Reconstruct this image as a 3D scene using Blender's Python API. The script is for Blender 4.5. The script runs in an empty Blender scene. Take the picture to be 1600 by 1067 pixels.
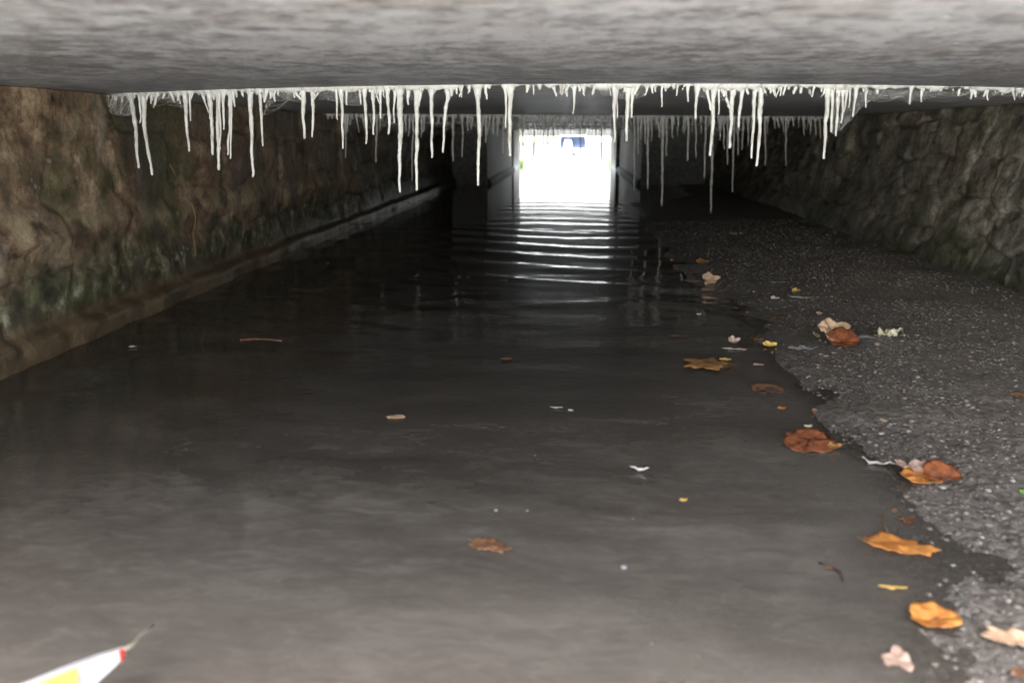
import bpy, bmesh, math, random
import numpy as np
from mathutils import Vector, Matrix, Euler

R = math.radians
random.seed(7)
rng = np.random.default_rng(11)
scene = bpy.context.scene
COL = scene.collection

# ------------------------------------------------------------------ camera, sky, sun, exposure
H_CAM = 0.75                      # metres above the water
CEIL = 0.914                      # underside of the deck slabs
PITCH = math.atan(320.5 / 1280.0)
YAW = 0.0681
cam_data = bpy.data.cameras.new("camera")
cam = bpy.data.objects.new("camera", cam_data)
COL.objects.link(cam)
cam.location = (0, 0, H_CAM)
cam.rotation_euler = (math.pi / 2 - PITCH, 0, YAW)
cam_data.sensor_width = 36.0
cam_data.lens = 28.8
cam_data.clip_start = 0.02
cam_data.clip_end = 3000
cam_data.dof.use_dof = True
cam_data.dof.focus_distance = 3.1
cam_data.dof.aperture_fstop = 2.6
scene.camera = cam

SUN_ELEV, SUN_AZ = 68.0, 200.0    # behind the camera
world = bpy.data.worlds.new("World")
scene.world = world
world.use_nodes = True
wn = world.node_tree
sky = wn.nodes.new("ShaderNodeTexSky")
sky.sky_type = 'NISHITA'
sky.sun_disc = False
sky.sun_elevation = R(SUN_ELEV)
sky.sun_rotation = R(SUN_AZ)
sky.air_density = 1.0
sky.dust_density = 4.0
sky.ozone_density = 1.0
wn.nodes["Background"].inputs[1].default_value = 0.15
hsv = wn.nodes.new("ShaderNodeHueSaturation")
hsv.inputs["Saturation"].default_value = 0.35
wn.links.new(sky.outputs[0], hsv.inputs["Color"])
wn.links.new(hsv.outputs[0], wn.nodes["Background"].inputs[0])

sd = bpy.data.lights.new("sun", 'SUN')
sd.energy = 4.0
sd.angle = R(1.5)
sd.color = (1.0, 0.975, 0.95)
so = bpy.data.objects.new("sun", sd)
COL.objects.link(so)
so.location = (0, -5, 8)
_az = R(SUN_AZ)
_d = Vector((math.sin(_az) * math.cos(R(SUN_ELEV)), math.cos(_az) * math.cos(R(SUN_ELEV)), math.sin(R(SUN_ELEV))))
so.rotation_euler = _d.to_track_quat('Z', 'Y').to_euler()

scene.view_settings.view_transform = 'Standard'
scene.view_settings.look = 'None'
scene.view_settings.gamma = 1.0
scene.view_settings.exposure = 3.65
scene.render.engine = 'CYCLES'
scene.cycles.use_denoising = True
scene.cycles.denoiser = 'OPENIMAGEDENOISE'
scene.cycles.denoising_input_passes = 'RGB_ALBEDO_NORMAL'
scene.cycles.denoising_prefilter = 'ACCURATE'
scene.cycles.use_guiding = True
scene.cycles.sample_clamp_indirect = 6.0
scene.cycles.max_bounces = 10
scene.cycles.diffuse_bounces = 6
scene.cycles.transparent_max_bounces = 12
scene.cycles.caustics_reflective = True
scene.cycles.blur_glossy = 0.5

# ------------------------------------------------------------------ photo pixel (1600 x 1067) -> ray in the place
_cr = Euler((math.pi / 2 - PITCH, 0, YAW)).to_matrix()
def ray(x, y):
    return _cr @ Vector(((x - 800) / 1280.0, (533.5 - y) / 1280.0, -1.0))
def on_z(x, y, z):
    d = ray(x, y); t = (z - H_CAM) / d.z
    return Vector((0, 0, H_CAM)) + d * t
def on_y(x, y, Y):
    d = ray(x, y); t = Y / d.y
    return Vector((0, 0, H_CAM)) + d * t
def m_per_px(p):
    v = _cr.inverted() @ (p - Vector((0, 0, H_CAM)))
    return -v.z / 1280.0

# ------------------------------------------------------------------ numpy noise
_perm = rng.random((64, 64, 64))
def vnoise(x, y, z):
    x = np.asarray(x, float); y = np.asarray(y, float); z = np.asarray(z, float)
    x, y, z = np.broadcast_arrays(x, y, z)
    xi = np.floor(x).astype(int); yi = np.floor(y).astype(int); zi = np.floor(z).astype(int)
    fx, fy, fz = x - xi, y - yi, z - zi
    fx = fx * fx * (3 - 2 * fx); fy = fy * fy * (3 - 2 * fy); fz = fz * fz * (3 - 2 * fz)
    g = lambda a, b, c: _perm[(xi + a) % 64, (yi + b) % 64, (zi + c) % 64]
    c00 = g(0,0,0)*(1-fx)+g(1,0,0)*fx; c10 = g(0,1,0)*(1-fx)+g(1,1,0)*fx
    c01 = g(0,0,1)*(1-fx)+g(1,0,1)*fx; c11 = g(0,1,1)*(1-fx)+g(1,1,1)*fx
    return ((c00*(1-fy)+c10*fy)*(1-fz) + (c01*(1-fy)+c11*fy)*fz) * 2 - 1
def fbm(x, y, z, o=4, gain=.5):
    s = 0; a = 1; n = 0
    for i in range(o):
        s = s + a * vnoise(x * 2**i + 17.3 * i, y * 2**i + 5.1 * i, z * 2**i + 9.7 * i); n += a; a *= gain
    return s / n

# ------------------------------------------------------------------ materials
def mat(name):
    m = bpy.data.materials.new(name); m.use_nodes = True
    nt = m.node_tree; nt.nodes.clear()
    out = nt.nodes.new("ShaderNodeOutputMaterial")
    return m, nt, out
class N:
    def __init__(s, nt): s.nt = nt
    def n(s, t, **kw):
        nd = s.nt.nodes.new(t)
        for k, v in kw.items():
            if k.startswith('i_'): nd.inputs[k[2:].replace('_', ' ')].default_value = v
            else: setattr(nd, k, v)
        return nd
    def l(s, a, b): s.nt.links.new(a, b)
    def coord(s, scale=(1,1,1), loc=(0,0,0), rot=(0,0,0)):
        tc = s.n("ShaderNodeTexCoord"); mp = s.n("ShaderNodeMapping")
        mp.inputs['Scale'].default_value = scale; mp.inputs['Location'].default_value = loc; mp.inputs['Rotation'].default_value = rot
        s.l(tc.outputs['Object'], mp.inputs[0]); return mp.outputs[0]
    def noise(s, scale, detail=5, rough=.55, vec=None, dist=0):
        nd = s.n("ShaderNodeTexNoise"); nd.inputs['Scale'].default_value = scale
        nd.inputs['Detail'].default_value = detail; nd.inputs['Roughness'].default_value = rough
        nd.inputs['Distortion'].default_value = dist
        s.l(vec if vec else s.coord(), nd.inputs['Vector']); return nd.outputs['Fac']
    def ramp(s, fac, stops):
        nd = s.n("ShaderNodeValToRGB"); e = nd.color_ramp.elements
        while len(e) < len(stops): e.new(0.5)
        for i, (p, c) in enumerate(stops):
            e[i].position = p; e[i].color = (*c, 1) if len(c) == 3 else c
        s.l(fac, nd.inputs[0]); return nd.outputs[0]
    def mix(s, f, a, b, bt='MIX'):
        nd = s.n("ShaderNodeMix", data_type='RGBA', blend_type=bt)
        for v, k in ((f, 0), (a, 6), (b, 7)):
            if hasattr(v, 'links'): s.l(v, nd.inputs[k])
            else: nd.inputs[k].default_value = v if k == 0 else ((*v, 1) if len(v) == 3 else v)
        return nd.outputs[2]
    def math(s, op, a, b=None, clamp=False):
        nd = s.n("ShaderNodeMath", operation=op, use_clamp=clamp)
        for v, k in ((a, 0), (b, 1)):
            if v is None: continue
            if hasattr(v, 'links'): s.l(v, nd.inputs[k])
            else: nd.inputs[k].default_value = v
        return nd.outputs[0]
    def bump(s, h, strength, dist, nrm=None):
        nd = s.n("ShaderNodeBump"); nd.inputs['Strength'].default_value = strength
        nd.inputs['Distance'].default_value = dist; s.l(h, nd.inputs['Height'])
        if nrm: s.l(nrm, nd.inputs['Normal'])
        return nd.outputs[0]
    def sep(s, v):
        nd = s.n("ShaderNodeSeparateXYZ"); s.l(v, nd.inputs[0]); return nd.outputs

G = lambda v: (v, v, v)
def mat_concrete(name, dark=(.19,.19,.195), light=(.41,.42,.44), wet=.5):
    m, nt, out = mat(name); q = N(nt)
    big = q.noise(1.1, 3, .5); mid = q.noise(17, 8, .70, dist=.2); fine = q.noise(60, 4, .6)
    f = q.math('ADD', q.math('MULTIPLY', big, .35), q.math('ADD', q.math('MULTIPLY', mid, .95), q.math('MULTIPLY', fine, .25)))
    c = q.ramp(f, [(.69, dark), (.77, tuple(a*.55+b*.45 for a, b in zip(dark, light))), (.86, light)])
    br = q.noise(4, 5, .6, vec=q.coord(loc=(3,7,1)))
    c = q.mix(q.ramp(br, [(.54, G(0)), (.66, G(.32))]), c, (.23,.19,.165))
    sp = q.n("ShaderNodeTexVoronoi"); sp.inputs['Scale'].default_value = 7; q.l(q.coord(), sp.inputs['Vector'])
    c = q.mix(q.ramp(sp.outputs['Distance'], [(.03, G(1)), (.05, G(0))]), c, (.75,.74,.7))
    b = q.n("ShaderNodeBsdfPrincipled"); q.l(c, b.inputs['Base Color'])
    q.l(q.ramp(mid, [(.4, G(wet)), (.7, G(min(1, wet+.35)))]), b.inputs['Roughness'])
    h = q.math('ADD', q.math('MULTIPLY', mid, .6), q.math('MULTIPLY', fine, .3))
    q.l(q.bump(h, .6, .006), b.inputs['Normal'])
    q.l(b.outputs[0], out.inputs[0]); return m

def mat_stone(name, side):
    m, nt, out = mat(name); q = N(nt)
    tc = q.n("ShaderNodeTexCoord"); z = q.sep(tc.outputs['Object'])[2]
    big = q.noise(2.2, 4, .6); mid = q.noise(7, 9, .72); fine = q.noise(45, 6, .7)
    if side == 'left':
        c = q.ramp(mid, [(.34, (.045,.031,.021)), (.43, (.18,.12,.078)), (.51, (.30,.205,.135)), (.60, (.43,.32,.215)), (.70, (.58,.49,.39))])
        c = q.mix(q.ramp(big, [(.45, G(0)), (.62, G(.6))]), c, (.17,.095,.07), 'MIX')
    else:
        c = q.ramp(mid, [(.36, (.05,.044,.034)), (.43, (.18,.158,.122)), (.50, (.34,.30,.238)), (.58, (.50,.445,.37)), (.67, (.64,.60,.53))])
        c = q.mix(q.ramp(big, [(.48, G(0)), (.66, G(.5))]), c, (.17,.11,.085), 'MIX')
    c = q.mix(q.ramp(q.noise(1.7, 4, .6, vec=q.coord(loc=(11,4,9))), [(.48, G(0)), (.62, G(.55))]), c, (.16,.15,.135))
    c = q.mix(q.ramp(fine, [(.35, G(.75)), (.6, G(0))]), c, q.mix(1, c, G(.45), 'MULTIPLY'))
    # lime wash running down in streaks
    st = q.noise(1, 6, .62, vec=q.coord(scale=(7, 7, 1.1), loc=(2,5,0)))
    pm = q.noise(1.3, 3, .5, vec=q.coord(loc=(9,2,4)))
    stf = q.math('MULTIPLY', q.ramp(st, [(.56, G(0)), (.72, G(1))]), q.ramp(pm, [(.46, G(0)), (.62, G(.75))]))
    c = q.mix(stf, c, (.52,.51,.48))
    # moss and algae up to a ragged line, wet brown stone at the foot
    zn = q.math('ADD', z, q.math('MULTIPLY', q.math('SUBTRACT', q.noise(3.5, 6, .65), .5), .45))
    alg = q.noise(14, 6, .65, vec=q.coord(loc=(1,1,8)))
    green = q.ramp(alg, [(.35, (.012,.013,.009)), (.48, (.045,.047,.029)), (.57, (.11,.112,.062)), (.66, (.30,.28,.20))])
    lo, hi = (.23, .37) if side == 'left' else (.08, .26)
    c = q.mix(q.ramp(zn, [(lo, G(.85)), (hi, G(0))]), c, green)
    gp = q.noise(1.6, 5, .6, vec=q.coord(loc=(4,3,2)))
    c = q.mix(q.ramp(gp, [(.54, G(0)), (.62, G(.6))]), c, q.ramp(alg, [(.4, (.05,.06,.03)), (.7, (.14,.15,.07))]))
    if side == 'left':
        pale = q.math('MULTIPLY', q.ramp(zn, [(.36, G(0)), (.43, G(1)), (.50, G(0))]), q.ramp(mid, [(.42, G(0)), (.58, G(.8))]))
        c = q.mix(pale, c, (.36,.31,.20))
        zf = q.math('ADD', z, q.math('MULTIPLY', q.math('SUBTRACT', q.noise(6, 4, .6), .5), .06))
        c = q.mix(q.ramp(zf, [(.10, G(1)), (.14, G(0))]), c, q.ramp(mid, [(.38, (.045,.033,.019)), (.60, (.15,.105,.062))]))
        lich = q.n("ShaderNodeTexVoronoi"); lich.inputs['Scale'].default_value = 24; q.l(q.coord(), lich.inputs['Vector'])
        lf = q.math('MULTIPLY', q.ramp(lich.outputs['Distance'], [(.12, G(1)), (.3, G(0))]), q.ramp(q.noise(2.4, 4, .7, vec=q.coord(loc=(7,7,3))), [(.58, G(0)), (.66, G(.8))]))
        c = q.mix(lf, c, (.45,.40,.38))
    wetf = q.ramp(z, [(0, G(1)), (.3, G(0))])
    b = q.n("ShaderNodeBsdfPrincipled"); q.l(c, b.inputs['Base Color'])
    q.l(q.mix(wetf, q.ramp(mid, [(.35, G(.45)), (.65, G(.9))]), G(.3)), b.inputs['Roughness'])
    h = q.math('ADD', q.math('MULTIPLY', q.noise(28, 6, .7), .6), q.math('MULTIPLY', fine, .5))
    q.l(q.bump(h, .9, .012), b.inputs['Normal'])
    q.l(b.outputs[0], out.inputs[0]); return m

def mat_lime(name, col, rough=.45):
    m, nt, out = mat(name); q = N(nt)
    n1 = q.noise(40, 5, .6, vec=q.coord(scale=(1,1,.35))); n2 = q.noise(220, 3, .6)
    c = q.ramp(n1, [(.32, tuple(v*.62*k for v, k in zip(col, (1,.96,.88)))), (.48, tuple(v*.9 for v in col)), (.7, col)])
    b = q.n("ShaderNodeBsdfPrincipled"); q.l(c, b.inputs['Base Color'])
    b.inputs['Roughness'].default_value = rough
    b.inputs['Subsurface Weight'].default_value = .15
    b.inputs['Subsurface Radius'].default_value = (.01,.009,.007)
    q.l(q.bump(q.math('ADD', n1, n2), .5, .004), b.inputs['Normal'])
    q.l(b.outputs[0], out.inputs[0]); return m

def mat_water():
    m, nt, out = mat("stream_water"); q = N(nt)
    at = q.n("ShaderNodeAttribute"); at.attribute_name = 'murk'
    cl = q.math('ADD', q.math('MULTIPLY', q.noise(3.2, 6, .66, vec=q.coord(scale=(1,1.9,1), rot=(0,0,.35)), dist=.9), .48), q.math('MULTIPLY', q.noise(15, 6, .7, vec=q.coord(scale=(.8,2.0,1), loc=(4,1,0), rot=(0,0,-.3)), dist=.9), .52))
    mk = q.n("ShaderNodeBsdfDiffuse")
    at2 = q.n("ShaderNodeAttribute"); at2.attribute_name = 'depth_shade'
    lit_silt = q.ramp(cl, [(.36, (.088,.077,.066)), (.5, (.108,.095,.082)), (.64, (.136,.121,.106))])  # lighter silt tone outward, darker tone inward: light falloff put into the colour
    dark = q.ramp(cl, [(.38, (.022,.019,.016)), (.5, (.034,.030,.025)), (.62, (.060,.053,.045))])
    q.l(q.mix(at2.outputs['Fac'], lit_silt, dark), mk.inputs[0])
    tr = q.n("ShaderNodeBsdfTransparent"); tr.inputs[0].default_value = (.92,.90,.86,1)
    m1 = q.n("ShaderNodeMixShader"); q.l(at.outputs['Fac'], m1.inputs[0]); q.l(tr.outputs[0], m1.inputs[1]); q.l(mk.outputs[0], m1.inputs[2])
    gl = q.n("ShaderNodeBsdfGlossy"); gl.inputs['Roughness'].default_value = .015; gl.inputs[0].default_value = (1,1,1,1)
    fr = q.n("ShaderNodeFresnel"); fr.inputs[0].default_value = 1.333
    r1 = q.noise(1, 4, .55, vec=q.coord(scale=(5, 11, 1)), dist=.9)
    r2 = q.noise(1, 3, .5, vec=q.coord(scale=(22, 40, 1)), dist=.4)
    nrm = q.bump(r1, .13, .008)
    at3 = q.n("ShaderNodeAttribute"); at3.attribute_name = 'chop'
    nrm = q.bump(q.math('MULTIPLY', r2, at3.outputs['Fac']), .5, .0022, nrm)
    q.l(nrm, gl.inputs['Normal']); q.l(nrm, fr.inputs['Normal'])
    m2 = q.n("ShaderNodeMixShader"); q.l(fr.outputs[0], m2.inputs[0]); q.l(m1.outputs[0], m2.inputs[1]); q.l(gl.outputs[0], m2.inputs[2])
    q.l(m2.outputs[0], out.inputs[0]); return m

def wetline(q, c):
    z = q.sep(q.n('ShaderNodeTexCoord').outputs['Object'])[2]
    f = q.ramp(q.math('MULTIPLY', q.math('ADD', z, .01), 20), [(0, G(.52)), (.25, G(.60)), (1, G(1.0))])
    return q.mix(1, c, f, 'MULTIPLY')
def mat_simple(name, c1, c2, scale=20, rough=.6, bump=.3, bd=.004, coat=0, trans=0, stops=(.4,.62), wl=False):
    m, nt, out = mat(name); q = N(nt)
    n1 = q.noise(scale, 5, .6, dist=.4)
    c = q.ramp(n1, [(stops[0], c1), (stops[1], c2)])
    if wl: c = wetline(q, c)
    b = q.n("ShaderNodeBsdfPrincipled"); q.l(c, b.inputs['Base Color'])
    b.inputs['Roughness'].default_value = rough; b.inputs['Coat Weight'].default_value = coat
    b.inputs['Coat Roughness'].default_value = .12
    q.l(q.bump(n1, bump, bd), b.inputs['Normal'])
    if trans:
        t = q.n("ShaderNodeBsdfTranslucent"); q.l(c, t.inputs[0])
        mx = q.n("ShaderNodeMixShader"); mx.inputs[0].default_value = trans
        q.l(b.outputs[0], mx.inputs[1]); q.l(t.outputs[0], mx.inputs[2]); q.l(mx.outputs[0], out.inputs[0])
    else: q.l(b.outputs[0], out.inputs[0])
    return m

def mat_web():
    m, nt, out = mat("spider_silk"); q = N(nt)
    uv = q.n("ShaderNodeUVMap")
    mp = q.n("ShaderNodeMapping"); mp.inputs['Scale'].default_value = (60, 7, 1); q.l(uv.outputs[0], mp.inputs[0])
    a = q.noise(1, 5, .7, vec=mp.outputs[0], dist=1.2)
    mp2 = q.n("ShaderNodeMapping"); mp2.inputs['Scale'].default_value = (5, 3, 1); q.l(uv.outputs[0], mp2.inputs[0])
    a2 = q.noise(1, 3, .6, vec=mp2.outputs[0])
    f = q.math('MULTIPLY', q.ramp(a, [(.42, G(.03)), (.62, G(.62))]), q.ramp(a2, [(.32, G(.25)), (.6, G(1))]))
    d = q.n("ShaderNodeBsdfDiffuse"); d.inputs[0].default_value = (.62,.62,.62,1)
    t = q.n("ShaderNodeBsdfTransparent")
    mx = q.n("ShaderNodeMixShader"); q.l(f, mx.inputs[0]); q.l(t.outputs[0], mx.inputs[1]); q.l(d.outputs[0], mx.inputs[2])
    q.l(mx.outputs[0], out.inputs[0]); return m

M = {}
M['concrete'] = mat_concrete("damp_concrete")
M['pale_slab'] = mat_concrete('lightened_concrete', (.34,.34,.35), (.55,.555,.57), .3)  # deck concrete with brightness put into its colour for the dim farther slabs
M['pier'] = mat_concrete("pier_concrete", (.13,.125,.12), (.27,.265,.26), .6)
M['ledge'] = mat_simple('wet_footing', (.04,.038,.036), (.10,.096,.092), 12, .75, .3, .004)
M['stone_l'] = mat_stone("weathered_sandstone", 'left')
M['stone_r'] = mat_stone("limewashed_rubble", 'right')
M['lime'] = mat_lime("white_calcite", (.84,.84,.825))
M['lime2'] = mat_lime("grey_calcite", (.80,.79,.76), .5)
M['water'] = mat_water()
M['bed'] = mat_simple("silt_and_gravel", (.105,.090,.077), (.32,.283,.25), 62, .45, .9, .009, coat=.15, wl=True)
M['pebble'] = None
M['grass'] = mat_simple("bank_grass", (.05,.08,.02), (.13,.16,.05), 3, .9, .5, .05)
M['asphalt'] = mat_simple("road_asphalt", (.04,.04,.04), (.06,.06,.06), 40, .9)
M['web'] = mat_web()
M['silk'] = mat_simple("silk_thread", (.6,.6,.6), (.7,.7,.7), 10, .6, 0)

def mat_pebble():
    m, nt, out = mat("wet_pebbles"); q = N(nt)
    g = q.n("ShaderNodeNewGeometry")
    c = q.ramp(g.outputs['Random Per Island'], [(0, (.045,.039,.034)), (.35, (.105,.091,.079)), (.6, (.155,.136,.119)), (.8, (.20,.163,.132)), (.96, (.25,.225,.20)), (1, (.38,.36,.34))])
    c = wetline(q, c)
    b = q.n("ShaderNodeBsdfPrincipled"); q.l(c, b.inputs['Base Color']); b.inputs['Roughness'].default_value = .5
    b.inputs['Coat Weight'].default_value = .05
    q.l(b.outputs[0], out.inputs[0]); return m
M['pebble'] = mat_pebble()

# ------------------------------------------------------------------ mesh helpers
def link(name, me, m=None, parent=None, smooth=False):
    o = bpy.data.objects.new(name, me); COL.objects.link(o)
    if m: me.materials.append(m)
    if parent: o.parent = parent
    if smooth: me.polygons.foreach_set('use_smooth', [True] * len(me.polygons))
    return o
def mesh(name, verts, faces):
    me = bpy.data.meshes.new(name); me.from_pydata([tuple(v) for v in verts], [], faces); me.update(); return me
def grid_mesh(name, X, Y, Z):
    """2-D arrays of coordinates -> quad mesh"""
    r, c = X.shape
    v = np.stack([X, Y, Z], -1).reshape(-1, 3)
    i = np.arange(r * c).reshape(r, c)
    f = np.stack([i[:-1,:-1], i[:-1,1:], i[1:,1:], i[1:,:-1]], -1).reshape(-1, 4)
    me = bpy.data.meshes.new(name)
    me.vertices.add(len(v)); me.vertices.foreach_set('co', v.ravel())
    me.loops.add(len(f) * 4); me.loops.foreach_set('vertex_index', f.ravel().astype(np.int32))
    me.polygons.add(len(f)); me.polygons.foreach_set('loop_start', (np.arange(len(f)) * 4).astype(np.int32))
    me.update(calc_edges=True); me.validate(); return me
def tag(o, label, cat, group=None):
    o['label'] = label; o['category'] = cat
    if group: o['group'] = group
    return o
def structure(o): o['kind'] = 'structure'; return o
def box_vf(x0, x1, y0, y1, z0, z1, base=0):
    v = [(x0,y0,z0),(x1,y0,z0),(x1,y1,z0),(x0,y1,z0),(x0,y0,z1),(x1,y0,z1),(x1,y1,z1),(x0,y1,z1)]
    f = [(0,3,2,1),(4,5,6,7),(0,1,5,4),(1,2,6,5),(2,3,7,6),(3,0,4,7)]
    return v, [tuple(base + i for i in q) for q in f]
def tube_vf(pts, rad, n=8, base=0, cap=True, seed=0, rough=0.0):
    rs = random.Random(seed); V = []; F = []
    for k, (p, r) in enumerate(zip(pts, rad)):
        p = Vector(p)
        a = Vector(pts[max(0, k-1)]); b = Vector(pts[min(len(pts)-1, k+1)])
        t = (b - a).normalized()
        u = t.orthogonal().normalized() if abs(t.z) < .9 else (Vector((1,0,0)) - t * t.x).normalized()
        w = t.cross(u)
        for j in range(n):
            an = 2 * math.pi * j / n
            rr = r * (1 + rough * rs.uniform(-1, 1))
            V.append(p + u * math.cos(an) * rr + w * math.sin(an) * rr)
    for k in range(len(pts) - 1):
        for j in range(n):
            a = base + k*n + j; b = base + k*n + (j+1) % n
            F.append((a, b, b + n, a + n))
    if cap:
        F.append(tuple(base + j for j in range(n))[::-1])
        F.append(tuple(base + (len(pts)-1)*n + j for j in range(n)))
    return V, F

# ------------------------------------------------------------------ joint lines in the deck (measured along the soffit)
def joint_curve(pix):
    p = [on_z(x, y, CEIL) for x, y in pix]
    return np.array([q.x for q in p]), np.array([q.y for q in p])
J1 = joint_curve([(170,147.5),(300,143),(440,139),(640,134),(850,131.5),(1100,132),(1300,133.5),(1600,138)])
J2 = joint_curve([(520,179),(760,179.3),(1060,180.5),(1345,183.5)])
cf1 = np.polyfit(J1[0], J1[1], 3); cf2 = np.polyfit(J2[0], J2[1], 1)
def jy(k, x):
    x = np.clip(x, -2.2, 2.6)
    return {0: x * 0 + .50, 1: np.polyval(cf1, x), 2: np.polyval(cf2, x), 3: x * .02 + 10.3,
            4: x * .02 + 13.7, 5: x * .01 + 17.6, 6: x * 0 + 21.5}[k]
END = 21.5

# ------------------------------------------------------------------ water edge on the right bank
WL = [(985,318),(1015,345),(1040,385),(1065,420),(1120,460),(1175,500),(1215,545),(1250,590),(1275,640),(1310,690),(1390,745),(1450,790),(1500,850),(1545,930),(1560,1000),(1570,1066)]
_w = sorted((lambda p: (p.y, p.x))(on_z(x, y, 0)) for x, y in WL)
WLy = np.array([-6.0] + [a for a, b in _w] + [_w[-1][0] + 1.2, 30.0]); WLx = np.array([_w[0][1] + 1.2] + [b for a, b in _w] + [1.6, 3.0])
def bed_height(X, Y):
    wx = np.interp(Y, WLy, WLx)
    wx = wx - .03 + np.interp(Y, [.9, 2.2], [.035, .085]) * fbm(X * 2.5, Y * 2.5, 0, 5, .6)
    d = X - wx
    up = .045 * (1 - np.exp(-np.clip(d, 0, 9) / .6)) + .028 * np.exp(-((X - 1.75) / .28) ** 2) * np.exp(-((Y - 4.3) / 1.1) ** 2)
    yk = np.clip((Y - 1.0) / 1.6, 0, 1); yk = yk * yk * (3 - 2 * yk)  # bed drops inward so the shade painted into the water grows with distance
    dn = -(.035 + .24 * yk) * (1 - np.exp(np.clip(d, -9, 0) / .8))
    h = np.where(d > 0, up, dn) + .012 * fbm(X * 5, Y * 5, 3, 4) + .006 * fbm(X * 28, Y * 28, 3, 3) * np.clip(.6 + 1.4 * fbm(X * 2, Y * 2, 13, 2), .1, 1.3)
    return h
def bed_at(x, y): return float(bed_height(np.array([x]), np.array([y]))[0])

# ------------------------------------------------------------------ SETTING: stream bed, water, ground, road
def nonuni(segs):
    out = []
    for a, b, s in segs: out += list(np.arange(a, b, s))
    return np.array(out + [segs[-1][1]])
xs = nonuni([(-14, -2.7, 2.26), (-2.7, .2, .08), (.2, 2.7, .013), (2.7, 14, 2.26)])
ys = nonuni([(-8, .8, .4), (.8, 4.5, .013), (4.5, 6, .022), (6, 13, .08), (13, 30, .5), (30, 118, 8)])
X, Y = np.meshgrid(xs, ys)
Z = bed_height(X, Y)
Z = np.where((np.abs(X) > 2.75) | (Y > 14), -.3, Z)
structure(link('stream_bed', grid_mesh('stream_bed', X, Y, Z), M['bed'], smooth=True))

xs = nonuni([(-14, -2.7, 2.26), (-2.7, 2.7, .035), (2.7, 14, 2.26)])
ys = nonuni([(-8, .6, .2), (.6, 9, .022), (9, 22, .05), (22, 40, .5), (40, 118, 6)])
X, Y = np.meshgrid(xs, ys)
ph = Y + .20 * (X - .2) + .07 * X * X + .34 * fbm(X * .9, Y * .8, 5, 3)
phb = Y + .42 * X + .3 * fbm(X * 1.3, Y * 1.1, 15, 2)
env = np.interp(Y, [.5, 2, 3.5, 5.5, 8, 11, 16, 24], [.7, .85, 1.05, 1.05, .5, .13, .035, .01])
g1 = .5 + 1.3 * np.clip(fbm(X * .7, Y * 1.1, 32, 2) + .35, 0, 1)
wv = .0034 * g1 * np.sin(ph * 2 * math.pi / .47) + .0019 * np.sin(phb * 2 * math.pi / .24 + 1.2) * np.clip(fbm(X * 1.3, Y * 1.6, 2, 2) + .25, 0, 1)
wv = wv + (.0028 + .0035 * np.clip((3.2 - Y) / 2, 0, 1)) * fbm(X * 3.0 + Y * 1.2, Y * 7.0 - X * 1.5, 9, 4)
wallcalm = 1 / (1 + np.exp(-(X + 1.0) / .12)) / (1 + np.exp((X - 1.15) / .12)) * .8 + .2
Z = wv * env * np.where((Y > 4) & (Y < 21), wallcalm, 1)
me = grid_mesh('water', X, Y, Z)
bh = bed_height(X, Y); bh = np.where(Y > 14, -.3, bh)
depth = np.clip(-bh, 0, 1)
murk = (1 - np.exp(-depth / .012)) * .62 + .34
depth_shade = 1 - np.exp(-depth / .10)  # weight of the painted shade in the water colour, rising with depth
at = me.attributes.new('murk', 'FLOAT', 'POINT'); at.data.foreach_set('value', murk.ravel())
at3 = me.attributes.new('chop', 'FLOAT', 'POINT'); at3.data.foreach_set('value', (.12 + .88 * np.clip((5.0 - Y) / 1.6, 0, 1)).ravel())
at2 = me.attributes.new('depth_shade', 'FLOAT', 'POINT'); at2.data.foreach_set('value', depth_shade.ravel())
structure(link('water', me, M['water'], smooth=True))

# ground on both sides of the channel, upstream and downstream, out to the horizon
rows = []
for yv in [-500, -80, -20, -8, -4, -1.5, 0.0, .49, .50, 10, 21.4, 21.5, 22.5, 25, 30, 40, 70, 105, 117]:
    if yv <= .49: l, r, top, slope = 2.2, 2.7, .55, 2.2
    elif yv <= 21.4: l, r, top, slope = 2.45, 2.85, 1.22, .02
    else:
        k = min(1, (yv - 21.5) / 9.0); l, r, top, slope = 1.6 + k * 9, 1.5 + k * 9, .25, 1.5
    rows.append((yv, l, r, top, slope))
V = []; F = []
def prof(l, top, slope):
    return [(l, -.4), (l + slope * .45, top * .75), (l + slope, top), (l + slope + 4, top + .1), (60, top + .4), (600, top + 1.0)]
for yv, l, r, top, slope in rows:
    L = [(-x, z) for x, z in prof(l, top, slope)][::-1]; Rr = prof(r, top, slope)
    V += [(x, yv, z) for x, z in L + Rr]
n = 12
for i in range(len(rows) - 1):
    for j in range(n - 1):
        if j == 5: continue
        a = i * n + j; F.append((a, a + 1, a + n + 1, a + n))
b0 = len(V)
for yv, z in [(114, -.4), (117, .02), (160, .03), (1500, .1)]:
    V += [(-600, yv, z), (600, yv, z)]
for i in range(3): a = b0 + 2 * i; F.append((a, a + 1, a + 3, a + 2))
structure(link('ground', mesh('ground', V, F), M['grass']))
v, f = box_vf(.2, 9, -14, -.25, -.3, .05)  # added out of view behind the camera to throw light onto the ceiling
M['bounce'] = mat_concrete("pale_bounce", (.40,.395,.385), (.56,.56,.555), .8)
structure(link('bounce_slab', mesh('bounce_slab', v, f), M['bounce']))
v, f = box_vf(-40, 40, .9, 20.9, 1.262, 1.30)
structure(link('road', mesh('road', v, f), M['asphalt']))

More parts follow.
